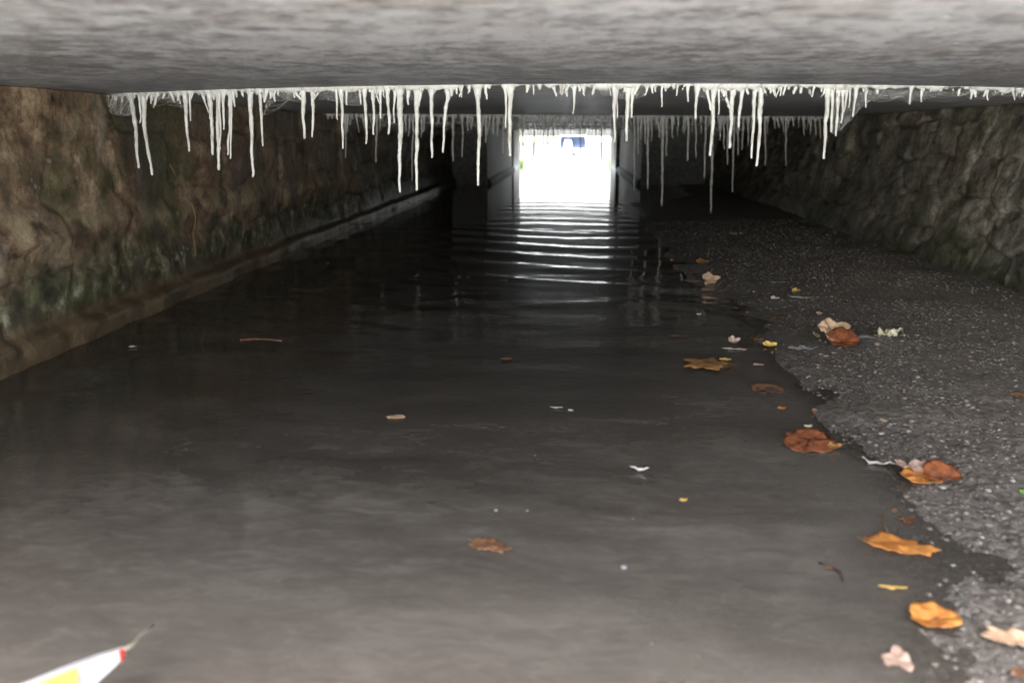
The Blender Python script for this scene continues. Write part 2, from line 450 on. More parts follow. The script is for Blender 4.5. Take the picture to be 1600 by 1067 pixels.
# ------------------------------------------------------------------ deck slabs
slab_labels = ["nearest blotchy grey concrete deck slab, filling the top of the view",
  "second concrete deck slab, between the nearest and second rows of stalactites",
  "third concrete deck slab, behind the second row of stalactites",
  "fourth concrete deck slab, above the end of the stone walls",
  "fifth concrete deck slab, over the pale narrow concrete piers",
  "farthest concrete deck slab, over the bright tunnel exit"]
for k in range(6):
    n = 40; xx = np.linspace(-2.75, 3.05, n)
    a = jy(k, xx) + (.006 if k else 0); b = jy(k + 1, xx) - (.006 if k < 5 else 0)
    rows_n = 12
    V = []; F = []
    for z in (CEIL, 1.25):
        for i in range(n):
            V.append((xx[i], a[i], z)); V.append((xx[i], b[i], z))
    o = 2 * n
    for i in range(n - 1):
        F.append((2*i, 2*i+1, 2*i+3, 2*i+2)); F.append((o+2*i, o+2*i+2, o+2*i+3, o+2*i+1))
        F.append((2*i, 2*i+2, o+2*i+2, o+2*i)); F.append((2*i+1, o+2*i+1, o+2*i+3, 2*i+3))
    F.append((0, o, o+1, 1)); F.append((2*n-2, 2*n-1, o+2*n-1, o+2*n-2))
    tag(link('deck_slab', mesh('deck_slab', V, F), M['concrete'] if k == 0 else M['pale_slab']), slab_labels[k], 'concrete slab', 'deck slabs of the tunnel roof')

# ------------------------------------------------------------------ stone walls
def worley(u, v, seed):
    iu = np.floor(u).astype(int); iv = np.floor(v).astype(int)
    du = np.zeros(u.shape); dv = np.zeros(u.shape)
    f1 = np.full(u.shape, 9.0); f2 = np.full(u.shape, 9.0); idv = np.zeros(u.shape)
    for a in (-1, 0, 1):
        for b in (-1, 0, 1):
            cx = iu + a; cy = iv + b
            jx = _perm[cx % 64, cy % 64, seed]; jyy = _perm[cx % 64, cy % 64, seed + 1]; val = _perm[cx % 64, cy % 64, seed + 2]
            d = np.hypot(cx + .12 + .76 * jx - u, cy + .25 + .5 * jyy - v)
            du = np.where(d < f1, u - cx - .5, du); dv = np.where(d < f1, v - cy - .5, dv)
            idv = np.where(d < f1, val, idv); f2 = np.where(d < f1, f1, np.minimum(f2, d)); f1 = np.minimum(f1, d)
    return f1, f2, idv, du, dv
def stone_wall(name, side, y0, y1, m):
    sg = -1 if side == 'left' else 1
    zz = nonuni([(-.35, 0, .05), (0, .905, .0095)]); zz = np.append(zz[:-1], CEIL - .003)
    yy = nonuni([(y0, 1.5, .05), (1.5, 5.0, .0105), (5.0, 7.5, .022), (7.5, y1, .05)])
    Yg, Zg = np.meshgrid(yy, zz)
    wy = Yg + .035 * fbm(Yg * 5, Zg * 5, sg * 3.3, 5, .6); wz = Zg + .035 * fbm(Yg * 3, Zg * 5, 8 + sg, 5, .6)
    cu, cv = (.48, .25) if side == 'left' else (.34, .21)
    f1, f2, blk, du, dv = worley(wy / cu, wz / cv, 3 if side == 'left' else 9)
    e = (f2 - f1)
    gm = np.clip(.4 + 1.1 * fbm(Yg * 2.1, Zg * 2.4, 21 + sg, 2), 0, 1.3)
    groove = np.exp(-(e / .07) ** 2) * gm
    g1, g2, b2, _a, _b = worley(wy / .10, wz / .07, 20)
    small = np.exp(-((g2 - g1) / .16) ** 2) * np.clip(fbm(Yg * 3, Zg * 3, 31, 2) + .15, 0, 1)
    rel = .050 * fbm(Yg * 1.6, Zg * 2.2, 1 + sg, 3) + (.012 if side == 'left' else .022) * fbm(Yg * 6, Zg * 6, 4 + sg, 5) + (.0055 if side == 'left' else .009) * fbm(Yg * 16, Zg * 20, 6 + sg, 4, .7)
    amp = .45 if side == 'left' else .85
    out = rel + amp * (.040 * (blk - .5) * (1 - groove) - .045 * groove + .05 * (blk * 7 % 1 - .5) * du + .05 * (blk * 13 % 1 - .6) * dv) - (.008 if side == 'left' else .016) * small
    if side == 'left':
        lw = .082 + .010 * fbm(Yg * 2, 0 * Yg, 3, 3)
        ledge = 1 / (1 + np.exp((Zg - lw) / .006))
        out = out * (1 - .75 * ledge) + ledge * (.065 + .02 * fbm(Yg * 5, Zg * 3, 2, 3))
        ov = np.exp(-((Zg - .40) / .045) ** 2) * np.clip(fbm(Yg * 2.2, Zg * 0, 7, 2) + .3, 0, 1)
        out = out + .04 * ov
        base = -1.86 + 0 * Yg
        Xg = base + out
    else:
        lean = np.interp(Zg, [-.35, 0, .25, CEIL], [1.98, 2.05, 2.16, 2.30]) + np.interp(Yg, [0, 3.2, 5, 8], [.0, -.03, .0, .06])
        Xg = lean - out
    me = grid_mesh(name, Xg, Yg, Zg)
    o = link(name, me, m, smooth=True)
    # rubble core behind the face
    xa, xb = (-2.44, -1.98) if side == 'left' else (2.42, 2.84)
    v, f = box_vf(xa, xb, y0, y1, -.4, CEIL - .004)
    c = link('wall_core', mesh('wall_core', v, f), m, parent=o)
    return o
tag(stone_wall('stone_wall', 'left', .50, 13.3, M['stone_l']), "brown and mossy rubble stone wall with a low ledge, left of the water", 'wall')
tag(stone_wall('stone_wall', 'right', .50, 13.3, M['stone_r']), "grey lime-streaked rubble stone wall behind the gravel bank on the right", 'wall')

# ------------------------------------------------------------------ concrete piers at the far end
def pier(xin, xout, y0, y1, label, ledge, pm='pier'):
    s = 1 if xin > 0 else -1
    prof_ = [(xin, -.4), (xin, 0.905), (xout, 0.905), (xout, -.4)]
    V = []; F = []
    yy = np.linspace(y0, y1, 14)
    for yv in yy:
        for x, z in prof_: V.append((x + (.006 * random.uniform(-1, 1) if x == xin else 0), yv, z))
    for i in range(len(yy) - 1):
        for j in range(4):
            a = i*4+j; b = i*4+(j+1) % 4; F.append((a, b, b+4, a+4) if s < 0 else (a, a+4, b+4, b))
    F.append((0,3,2,1)); e = 4*(len(yy)-1); F.append((e, e+1, e+2, e+3))
    me = mesh('pier', V, F); bm = bmesh.new(); bm.from_mesh(me); bmesh.ops.recalc_face_normals(bm, faces=bm.faces); bm.to_mesh(me); bm.free()
    o = link('pier', me, M[pm]); tag(o, label, 'pier')
    if ledge:
        V = []; F = []
        for yv in yy:
            w = .075 + .012 * random.uniform(-1, 1)
            for x, z in [(xin, -.3), (xin, .09), (xin - s * w * .55, .075), (xin - s * w, .03), (xin - s * w, -.3)]: V.append((x, yv, z))
        for i in range(len(yy) - 1):
            for j in range(4): a = i*5+j; F.append((a, a+1, a+6, a+5))
        F.append((0,1,2,3,4)); e = 5*(len(yy)-1); F.append((e+4,e+3,e+2,e+1,e))
        me = mesh('ledge', V, F); bm = bmesh.new(); bm.from_mesh(me); bmesh.ops.recalc_face_normals(bm, faces=bm.faces); bm.to_mesh(me); bm.free()
        link('ledge', me, M['ledge'], parent=o)
    return o
pier(-1.30, -2.44, 13.3, 19.1, "pale concrete pier with a wet footing ledge, left of the bright exit", True)
pier(1.13, 2.84, 13.0 + .3, 19.1, "pale concrete pier with a wet footing ledge, right of the bright exit", True)
o = pier(-1.26, -2.44, 19.1, 21.5, "dark end pier at the left edge of the bright exit", False, "stone_r")
o = pier(1.05, 2.84, 19.1, 21.5, "dark end pier at the right edge of the bright exit", False, "stone_r")

# ------------------------------------------------------------------ lime crust along the joints
def crust(k, xa, xb, label, m, step=.008, drop=.016, nub=True, seed=1):
    rs = random.Random(seed)
    xx = np.arange(xa, xb, step); yy = jy(k, xx)
    nz = fbm(xx * 9, xx * 0, k + 3, 4); nz2 = vnoise(xx * 45, 0, k + 8)
    d = drop * (.55 + .9 * nz + .45 * nz2); d = np.clip(d, .002, 1)
    V = []; F = []
    for i in range(len(xx)):
        w = .010 + .5 * d[i]
        for a in range(7):
            t = math.pi * a / 6
            V.append((xx[i], yy[i] - w * math.cos(t) * (1 + .25 * rs.uniform(-1,1)), CEIL + .003 - (d[i] + .003) * math.sin(t) * (1 + .15 * rs.uniform(-1,1))))
    for i in range(len(xx) - 1):
        for a in range(6): q = i*7+a; F.append((q, q+1, q+8, q+7))
    if nub:
        # knobbly fringe: lumps and loops of crust between the stalactites
        x = xa
        while x < xb:
            if rs.random() < (.85 if x < .9 else .45):
                L = rs.uniform(.008, .04) * (1.5 if rs.random() < .12 else 1); r = rs.uniform(.0022, .0055)
                y0 = float(jy(k, np.array([x]))[0]) + rs.uniform(-.012, .012); dx = rs.uniform(-.4, .4) * L
                pts = [(x + dx * t + rs.uniform(-.002,.002), y0, CEIL - L * t) for t in (0, .25, .5, .75, 1)]
                v, f = tube_vf(pts, [r*2.6, r*1.5, r*1.1, r*1.0, r*.75], 6, len(V), seed=rs.random(), rough=.25)
                V += v; F += f
            x += rs.uniform(.008, .03)
    o = link('lime_crust', mesh('lime_crust', V, F), m, smooth=True)
    return tag(o, label, 'lime crust', 'lime crusts along the roof joints')
crust(1, -2.0, 2.45, "bright white lumpy lime crust along the nearest roof joint", M['lime'], seed=3)
crust(2, -1.85, 2.3, "pale grey lime crust along the second roof joint", M['lime2'], step=.014, seed=4)
crust(3, -1.8, 2.2, "dull lime crust along the third roof joint", M['lime2'], step=.02, seed=5)
crust(4, -1.25, 1.1, "dull lime crust along the roof joint at the start of the piers", M['lime2'], step=.02, drop=.03, seed=6)
crust(5, -1.25, 1.1, "dull lime crust along the roof joint nearest the exit", M['lime2'], step=.02, drop=.03, seed=8)

# ------------------------------------------------------------------ stalactites
ORD = ["first","second","third","fourth","fifth","sixth","seventh","eighth","ninth","tenth","eleventh","twelfth","thirteenth","fourteenth","fifteenth","sixteenth","seventeenth","eighteenth","nineteenth"]
TENS = {20:"twenty",30:"thirty",40:"forty",50:"fifty",60:"sixty",70:"seventy",80:"eighty",90:"ninety"}
TH = {20:"twentieth",30:"thirtieth",40:"fortieth",50:"fiftieth",60:"sixtieth",70:"seventieth",80:"eightieth",90:"ninetieth"}
def ordinal(n):
    if n < 20: return ORD[n-1]
    t = n // 10 * 10
    return TH[t] if n == t else TENS[t] + "-" + ORD[n - t - 1]
def stal_mesh(P, B, wtop, wtip, seed, bend=0, rough=.2, flare=2.0):
    rs = random.Random(seed)
    L = (P - B).length; n = max(5, min(46, int(L / .0085)))
    pts = []; rad = []
    ox = rs.uniform(0, 60)
    for i in range(n + 1):
        t = i / n
        p = P.lerp(B, t)
        # straight from the root, wandering a little, ending at B
        wob = .0034 * float(vnoise(t * L * 22 + ox, 1.5, .2)) + .006 * math.sin(math.pi * t) * float(vnoise(ox, t * L * 7, 3.3))
        wob2 = .0022 * float(vnoise(3.1, t * L * 20 + ox, 1.2))
        e = math.sin(math.pi * min(1, t)) 
        p = p + Vector((wob * (1 if 0 < i < n else 0) + bend * e, wob2, 0))
        r = .5 * (wtop + (wtip - wtop) * t ** .8)
        r *= 1 + flare * math.exp(-t * L / .014)
        r *= 1 + .32 * float(vnoise(t * L * 60 + ox, 7.7, 2.1)) * (1 - .5 * t)
        pts.append(p); rad.append(r)
    pts.append(pts[-1] + Vector((0, 0, -wtip * .35))); rad.append(wtip * .28)
    return tube_vf(pts, rad, 8, 0, seed=seed, rough=rough)
def stalactite(k, xt, xb, yb, w, mt, jitter=0, tipw=None, bend=0, seed=0, branch=None):
    # root on the joint line of the deck, tip measured in the root's own vertical plane
    pt = on_z(xt, 150 if k == 1 else 181, CEIL)
    # find where the column of the photo meets the joint line
    x = 0.0; Yr = 3.0 if k == 1 else 6.8
    for _ in range(12):
        q = on_y(xt, 150, Yr); x = q.x; Yr = float(jy(k, np.array([x]))[0])
    Yr += jitter
    P = Vector((x, Yr, CEIL + .004))
    B = on_y(xb, yb, Yr)
    s = m_per_px(P)
    wt = w * s; wp = (tipw if tipw else max(2.1, w * .45)) * s
    root = P.copy()
    v, f = stal_mesh(P - root, B - root, wt, wp, seed, bend * s)
    o = link('stalactite', mesh('stalactite', v, f), mt, smooth=True); o.location = root
    if branch:
        for (xa, xj, yj_, bw) in branch:
            q = on_y(xa, 140, Yr); a = Vector((q.x, Yr, CEIL + .002)) - root; b = on_y(xj, yj_, Yr) - root
            v, f = stal_mesh(a, b, bw * s, bw * s * .8, seed + 5, 0)
            link('branch', mesh('branch', v, f), mt, parent=o, smooth=True)
    return o, P, B
# nearest joint: (x top, x tip, y tip, width, extras)
S1 = [(181,182,155,4),(205.5,217,262,8.5),(218,218,192,5),(223,237.4,273,8.5,{'bend':-3}),(236,236,162,3.5),(274,282,162,4),
 (290,295.7,236,7.5),(298,298,189,4),(316,326,176,4),(328,332,241.5,8),(341,342,265,9),(345,344.5,233,4),(350.5,350,202,6),(360,356,241.5,6.5),(362,360,248,4.5),(367,367,167,3.5),
 (392,395,276,8.5),(407,410.6,228,6),(423,423,154,3),(455,460,153,4),(473,476,216,8.5,{'branch':[(457,471,156,4)]}),(488,487.6,214,6.5,{'branch':[(503,489,158,3.5)]}),
 (526.6,527.6,187,4.5),(533,535.6,232,6.5),(542,542,164,3.5),(564,564,163,4),(569.5,572,224,6.5),(582,583.5,210,6.5),(595,595,185,5.5,{'branch':[(584,594,163,2.5)]}),(606,607,209,7),(616.6,616,192,4.5),
 (623.4,625,299.7,10.5,{'tipw':4}),(638,638,163.5,6),(651.5,651,297,9,{'tipw':3.8,'branch':[(660,653,168,5)]}),(674,675,246,7.5),(700,692,238,6.5,{'branch':[(709,694,168,5)]}),(721,721,152,4.5),(731,731,147,4),
 (747,747,289,9,{'tipw':3.6}),(760.6,760.6,155,5),(789,790,200,5),(798,797,243.6,9.5),(883,883,142,4),(886.5,886,151,4.5),(897.4,895,177.6,5),
 (958,959.4,222,7),(964.5,964,184,4.5),(981,979,219.6,9),(990,987,184,6),(1008,1008,149,4),(1020,1020,146,4),(1034,1034,167,3),
 (1075,1075,159,5),(1088,1087,185.6,7),(1116,1109,243,8.5,{'branch':[(1104,1111,172,4.5)]}),(1123.5,1122.7,179,4.5),(1145,1140,231,9.5,{'branch':[(1122,1143,172,6)]}),(1159.6,1154,199,7),
 (1180,1174,247,7),(1190.5,1182,259,8.5,{'tipw':4}),(1204,1204,146,3.5),(1219.5,1219,150,3.5),
 (1292.5,1287,247.5,9),(1301,1299,206,7),(1310,1306,212,7),(1316,1314,192,5.5),(1320,1319,175,4),(1327,1326,168,4.5),(1336,1332.5,182,6),(1349,1349,143,4),(1354.5,1353,168,4),
 (1422.5,1421.5,163,4),(1440.5,1440,159.5,4.5),(1520,1517,155,5.5),(1544,1543.5,157,4),(1597,1597,151,4)]
def place_words(x):
    if x < 500: return "by left wall"
    if x < 780: return "left of exit"
    if x < 1010: return "before exit"
    if x < 1300: return "right of exit"
    return "by right wall"
cnt = 0
for i, e in enumerate(S1):
    xt, xb, yb, w = e[:4]; ex = e[4] if len(e) > 4 else {}
    o, P, B = stalactite(1, xt, xb, yb, w, M['lime'], jitter=random.uniform(-.008, .012), seed=100 + i, **ex)
    L = yb - 138
    size = "tiny stub of a" if L < 22 else "short" if L < 55 else "medium" if L < 95 else "long" if L < 135 else "very long"
    th = "thin" if w < 5.5 else "stout" if w >= 8.5 else "slim"
    if L < 22: th = ""
    fork = " forked" if 'branch' in ex else ""
    lab = f"{size} {th}{fork} white stalactite, {ordinal(i+1)} from left on nearest joint, {place_words(xt)}".replace("  ", " ")
    tag(o, lab, 'stalactite', 'white stalactites along the nearest roof joint')
# second joint
S2 = [(540,540,246,3),(543,543,207,2.5),(547,547,195,2.5),(587,587.4,253,4),(634,634,206,2.5),(638,638,213,2.5),(643.6,644,282,3.2),(658,658,215,3),(662,661.6,206,3),
 (707,707.7,252,4.2),(722.4,722,245,3),(731,731,205,3),(737,737,199,3),(758,758,222,3),(759.5,759,223,3),(771,771,210,3.5),(777,777,214,3),(786.5,786,240,3.2),(817,817,228,2.4),(834,834,242,3.2),(849,849,224,2.6),(856,856,225,2.8),(865,865,219,2.4),
 (907,907,240,2.6),(940,940,250,2.6),(992,991,297,3),(997.5,997,240.6,3.5),(1001.5,1001,218,3),(1008,1008,225,3.8),(1014,1012,295,4.8),(1019,1018,221,3),(1029,1030,215,3.2,{'branch':[(1020,1028,193,2.4)]}),
 (1037,1034,321,5.2),(1043,1041,243.7,4.2),(1051,1051,216,3.2),(1077,1074,251,4.6),(1088.5,1087.5,246,3.4),(1096,1095.5,209,2.4),(1105,1100.5,278,3.6),(1114.5,1111,332,5.4),
 (1125,1124.5,219,3.2),(1132,1131.5,233,3.4),(1139,1136.5,257,3.4),(1149,1144.5,300,3.6),(1156,1153,241.6,4),(1164,1159,234,3.6),(1170,1169,228,3.2),(1198,1195.7,257.7,3.8),
 (1211,1211,201,2.4),(1218,1218,199,2.4),(1224.5,1224,207.5,2.6),(1230.5,1228,258.7,3.2),(1240,1240,197,2.2),(1258,1256,210,2.8),(1260,1259,202,2.2),(1267,1267,204,2.4),(1275.5,1275,211,2.6),(1283,1282,216,2.6)]
for i, e in enumerate(S2):
    xt, xb, yb, w = e[:4]; ex = e[4] if len(e) > 4 else {}
    o, P, B = stalactite(2, xt, xb, yb, w, M['lime2'], jitter=random.uniform(-.02, .03), seed=300 + i, tipw=max(1.5, w*.5), **ex)
    L = yb - 180
    size = "short" if L < 35 else "medium" if L < 65 else "long" if L < 100 else "very long"
    lab = f"{size} thin grey stalactite, {ordinal(i+1)} from left among those the longer second-joint ones"
    tag(o, lab, 'stalactite', 'grey stalactites along the second roof joint')
# close fringe of short ones on the second and farther joints: alike, one label per fringe
rs = random.Random(5)
protos = []
for i in range(9):
    L = 1.0
    v, f = stal_mesh(Vector((0,0,0)), Vector((rs.uniform(-.03,.03), 0, -L * .12)), .0135, .005, 900 + i)
    protos.append(mesh('stalactite', v, f)); protos[-1].materials.append(M['lime2'])
    protos[-1].polygons.foreach_set('use_smooth', [True] * len(protos[-1].polygons))
def fringe(k, n, xa, xb, lab, grp, lmin, lmax, mod=None, spread=.03):
    for i in range(n):
        x = xa + (xb - xa) * (i + rs.random()) / n
        L = rs.uniform(lmin, lmax) * (1 if mod is None else mod(x))
        o = bpy.data.objects.new('stalactite', rs.choice(protos)); COL.objects.link(o)
        o.location = (x, float(jy(k, np.array([x]))[0]) + rs.uniform(-spread, spread) - (.04 if k == 6 else 0), CEIL + .003)
        sc = rs.uniform(.7, 1.15)
        o.scale = (sc, sc, L / .12); o.rotation_euler = (0, 0, rs.uniform(0, 6.28))
        tag(o, lab, 'stalactite', grp)
fringe(2, 78, -1.75, 2.18, "small thin grey stalactite in the close fringe under the second roof joint", 'small stalactites in the fringe of the second joint', .05, .17)
fringe(3, 44, -1.25, 1.2, "dim grey stalactite in the fringe under the third roof joint", 'dim stalactites in the fringe of the third joint', .06, .2)
fringe(4, 24, -1.2, 1.05, "dim stalactite in the fringe between the concrete piers", 'stalactites between the concrete piers', .06, .24)
fringe(5, 18, -1.2, 1.05, "dark stalactite hanging against the light just inside the exit", 'stalactites just inside the bright exit', .08, .28)

# ------------------------------------------------------------------ cobwebs on the nearest joint
def cobweb(top, bot, label, seed, thr=10, dy=.0, k=1, grp='cobwebs hanging from the nearest roof joint'):
    """sheet of silk between an upper pixel line on the joint and a lower sagging line, with threads"""
    rs = random.Random(seed)
    n = 24
    def line(pts, t):
        xs_ = [p[0] for p in pts]; x = xs_[0] + (xs_[-1] - xs_[0]) * t
        return x, float(np.interp(x, xs_, [p[1] for p in pts]))
    A = []; Bn = []
    for i in range(n + 1):
        t = i / n; x, y = line(top, t)
        q = on_y(x, y, 3.0 if k == 1 else 6.8); Yr = float(jy(k, np.array([q.x]))[0]) + .03 + dy
        A.append(on_y(x, y, Yr)); x2, y2 = line(bot, t); Bn.append(on_y(x2, y2, Yr + .02 * math.sin(9 * t + seed)))
    V = []; F = []; UV = []
    for i in range(n + 1):
        for j in range(5):
            s = j / 4; V.append(A[i].lerp(Bn[i], s) + Vector((0, .015 * math.sin(3.1 * s) + rs.uniform(-.003,.003), 0))); UV.append((i / n, s))
    for i in range(n):
        for j in range(4): a = i*5+j; F.append((a, a+1, a+6, a+5))
    me = mesh('cobweb', V, F); uvl = me.uv_layers.new(name='UVMap')
    for lp in me.loops: uvl.data[lp.index].uv = UV[lp.vertex_index]
    o = link('cobweb', me, M['web'], smooth=True); tag(o, label, 'cobweb', grp)
    V = []; F = []
    for _ in range(thr):
        i, j = rs.randrange(n + 1), rs.randrange(n + 1); a = A[i]; b = Bn[j] if rs.random() < .7 else A[j]
        if (a - b).length < .02: continue
        pts = [a.lerp(b, t) + Vector((0, 0, -.12 * (a-b).length * math.sin(math.pi * t))) for t in np.linspace(0, 1, 7)]
        v, f = tube_vf(pts, [.0003] * 7, 3, len(V), cap=False); V += v; F += f
    link('thread', mesh('thread', V, F), M['silk'], parent=o)
    return o
cobweb([(1300,140),(1362,141)], [(1300,210),(1308,208),(1325,192),(1345,170),(1362,158)], "grey cobweb sheet sloping from stalactites down to the right wall", 1)
cobweb([(1352,141),(1425,141)], [(1352,160),(1375,156),(1400,154),(1425,164)], "grey cobweb arching between two short stalactites before the right wall", 2)
cobweb([(1425,142),(1522,143)], [(1425,160),(1445,157),(1480,147),(1500,150),(1522,156)], "pale cobweb arch in the middle of the joint's right end", 3)
cobweb([(1522,143),(1598,144)], [(1522,156),(1545,146),(1570,146),(1598,156)], "pale cobweb at the far right end of the nearest joint", 4)
cobweb([(150,150),(206,147)], [(150,160),(175,178),(195,182),(206,180)], "wispy cobweb at the left end of the nearest joint", 5, 30)
cobweb([(236,147),(290,146)], [(236,165),(250,158),(270,160),(290,172)], "wispy cobweb strung between two stalactites over the left wall", 6, 22)
cobweb([(412,142),(472,140)], [(412,180),(430,160),(450,156),(472,160)], "wispy cobweb arch between stalactites left of the long pair", 7, 22)
cobweb([(497,140),(570,137)], [(497,156),(520,158),(545,160),(570,165)], "wispy cobweb over the dark left part of the tunnel", 8, 18)
cobweb([(630,138),(655,137)], [(630,150),(640,158),(655,165)], "small cobweb between the two longest stalactites", 10, 10)
cobweb([(938,136),(1010,136)], [(938,150),(955,152),(985,158),(1010,150)], "grey cobweb above the right edge of the bright exit", 11, 16)
cobweb([(1085,136),(1150,136)], [(1085,150),(1105,156),(1125,160),(1150,150)], "grey cobweb around the forked stalactites right of the exit", 12, 16)

g2 = 'cobwebs along the second roof joint'
cobweb([(798,182),(880,182)], [(798,203),(815,206),(830,202),(850,206),(880,203)], "grey cobweb curtain above the left half of the bright exit", 20, 12, k=2, grp=g2)
cobweb([(880,182),(958,182)], [(880,203),(900,206),(915,196),(930,204),(958,206)], "grey cobweb curtain above the right half of the bright exit", 21, 12, k=2, grp=g2)
cobweb([(700,181),(798,182)], [(700,206),(718,192),(735,204),(752,196),(775,210),(798,205)], "dim cobweb curtain on the second joint, above the left pier", 22, 12, k=2, grp=g2)
cobweb([(968,182),(1075,182)], [(968,208),(1000,214),(1020,200),(1045,208),(1055,196),(1075,206)], "dim cobweb curtain on the second joint, above the right pier", 23, 14, k=2, grp=g2)
cobweb([(1075,182),(1180,183)], [(1075,212),(1100,204),(1130,218),(1155,210),(1180,196)], "dim cobweb on the second joint, right of the right pier", 24, 14, k=2, grp=g2)
cobweb([(535,180),(700,181)], [(535,198),(570,190),(620,204),(650,214),(675,196),(700,204)], "dim cobweb on the second joint, before the left wall's far part", 25, 14, k=2, grp=g2)

# ------------------------------------------------------------------ gravel on the bank (nobody could count it)
def gravel():
    phi = (1 + 5 ** .5) / 2
    iv = np.array([(-1,phi,0),(1,phi,0),(-1,-phi,0),(1,-phi,0),(0,-1,phi),(0,1,phi),(0,-1,-phi),(0,1,-phi),(phi,0,-1),(phi,0,1),(-phi,0,-1),(-phi,0,1)]); iv /= np.linalg.norm(iv[0])
    fc = np.array([(0,11,5),(0,5,1),(0,1,7),(0,7,10),(0,10,11),(1,5,9),(5,11,4),(11,10,2),(10,7,6),(7,1,8),(3,9,4),(3,4,2),(3,2,6),(3,6,8),(3,8,9),(4,9,5),(2,4,11),(6,2,10),(8,6,7),(9,8,1)])
    n = 60000
    y = .9 + 6.5 * rng.random(n) ** 1.5; wx = np.interp(y, WLy, WLx)
    x = wx - .12 + (2.25 - wx) * rng.random(n) ** .85
    h = bed_height(x, y)
    cl = fbm(x * 4, y * 4, 6, 3)
    keep = (h > -.02) & (x < 2.2) & (rng.random(n) < .62 + 1.2 * cl)
    x, y, h = x[keep], y[keep], h[keep]; n = len(x)
    r = .0022 + .0060 * rng.random(n) ** 3.2; r = np.where(rng.random(n) < .012, r * 2.1, r)
    s = np.stack([r * rng.uniform(.8, 1.4, n), r * rng.uniform(.7, 1.2, n), r * rng.uniform(.45, .85, n)], -1)
    a = rng.random(n) * 6.28
    P = iv[None] * s[:, None, :] * rng.uniform(.8, 1.2, (n, 12, 1))
    c, s_ = np.cos(a)[:, None], np.sin(a)[:, None]
    PX = P[..., 0] * c - P[..., 1] * s_ + x[:, None]; PY = P[..., 0] * s_ + P[..., 1] * c + y[:, None]; PZ = P[..., 2] + (h + r * rng.uniform(-.35, .25, n))[:, None]
    v = np.stack([PX, PY, PZ], -1).reshape(-1, 3); f = (fc[None] + 12 * np.arange(n)[:, None, None]).reshape(-1, 3)
    me = bpy.data.meshes.new('gravel')
    me.vertices.add(len(v)); me.vertices.foreach_set('co', v.ravel())
    me.loops.add(len(f) * 3); me.loops.foreach_set('vertex_index', f.ravel().astype(np.int32))
    me.polygons.add(len(f)); me.polygons.foreach_set('loop_start', (np.arange(len(f)) * 3).astype(np.int32))
    me.update(calc_edges=True)
    o = link('gravel', me, M['pebble']); o['kind'] = 'stuff'; o['label'] = "wet dark gravel spread over the low bank by the right wall"; o['category'] = 'gravel'
gravel()

# ------------------------------------------------------------------ leaves
LM = {}
def leaf_mat(key, a, b, rough=.5, coat=0.2, tr=.15):
    LM[key] = mat_simple("leaf_" + key, a, b, 55, rough, .5, .003, coat, tr, (.36, .66))
leaf_mat('orange', (.36,.11,.025), (.62,.28,.07), .32, .5)
leaf_mat('yellow', (.62,.36,.06), (.85,.62,.22), .45, .3)
leaf_mat('tan', (.40,.25,.15), (.60,.42,.28), .6, .1)
leaf_mat('pink', (.30,.19,.15), (.48,.34,.27), .6, .1)
leaf_mat('pale', (.55,.50,.46), (.78,.74,.70), .6, .1)
leaf_mat('cream', (.62,.56,.36), (.86,.82,.62), .6, .1)
leaf_mat('rust', (.10,.028,.012), (.30,.095,.035), .22, .7)
leaf_mat('brown', (.10,.045,.022), (.26,.13,.07), .35, .4)
leaf_mat('green', (.10,.25,.03), (.22,.42,.07), .5, .2)
leaf_mat('yellowbrown', (.24,.115,.04), (.46,.235,.085), .4, .3)
leaf_mat('grey', (.26,.25,.26), (.45,.44,.46), .4, .3)
LM['bark'] = mat_simple('wet_bark', (.008,.006,.005), (.03,.02,.015), 60, .5)
LM['stem'] = mat_simple("leaf_stem", (.16,.08,.03), (.3,.18,.08), 30, .6)
def outline(kind, th):
    x, y = outline0(kind, th); w = 1 + .07 * math.sin(2 * th + len(kind)) + .05 * math.sin(3 * th + 2.2) + .03 * math.sin(8 * th + 1)
    return x * w, y * w
def outline0(kind, th):
    c, s = math.cos(th), math.sin(th)
    if kind == 'oval': return (c * .5, s * .27 * (1 + .12 * c))
    if kind == 'round': return (c * .5, s * .42)
    if kind == 'sliver': return (c * .5, s * .085)
    if kind == 'oak':
        r = .39 + .045 * math.cos(7 * th) + .04 * math.cos(3 * th + 1) + .02 * math.cos(16 * th); return (c * r * 1.35, s * r * .85)
    if kind == 'maple':
        r = .33 + .08 * math.cos(5 * th) + .035 * math.cos(15 * th + .6); return (c * r * 1.12, s * r * 1.05)
    if kind == 'frilly':
        r = .42 + .06 * math.sin(9 * th) + .05 * math.sin(5 * th + 2) + .04 * math.sin(17 * th); return (c * r * 1.1, s * r * .55)
    if kind == 'scrap':
        r = .42 + .08 * math.sin(3 * th + 1) + .06 * math.sin(5 * th); return (c * r, s * r * .7)
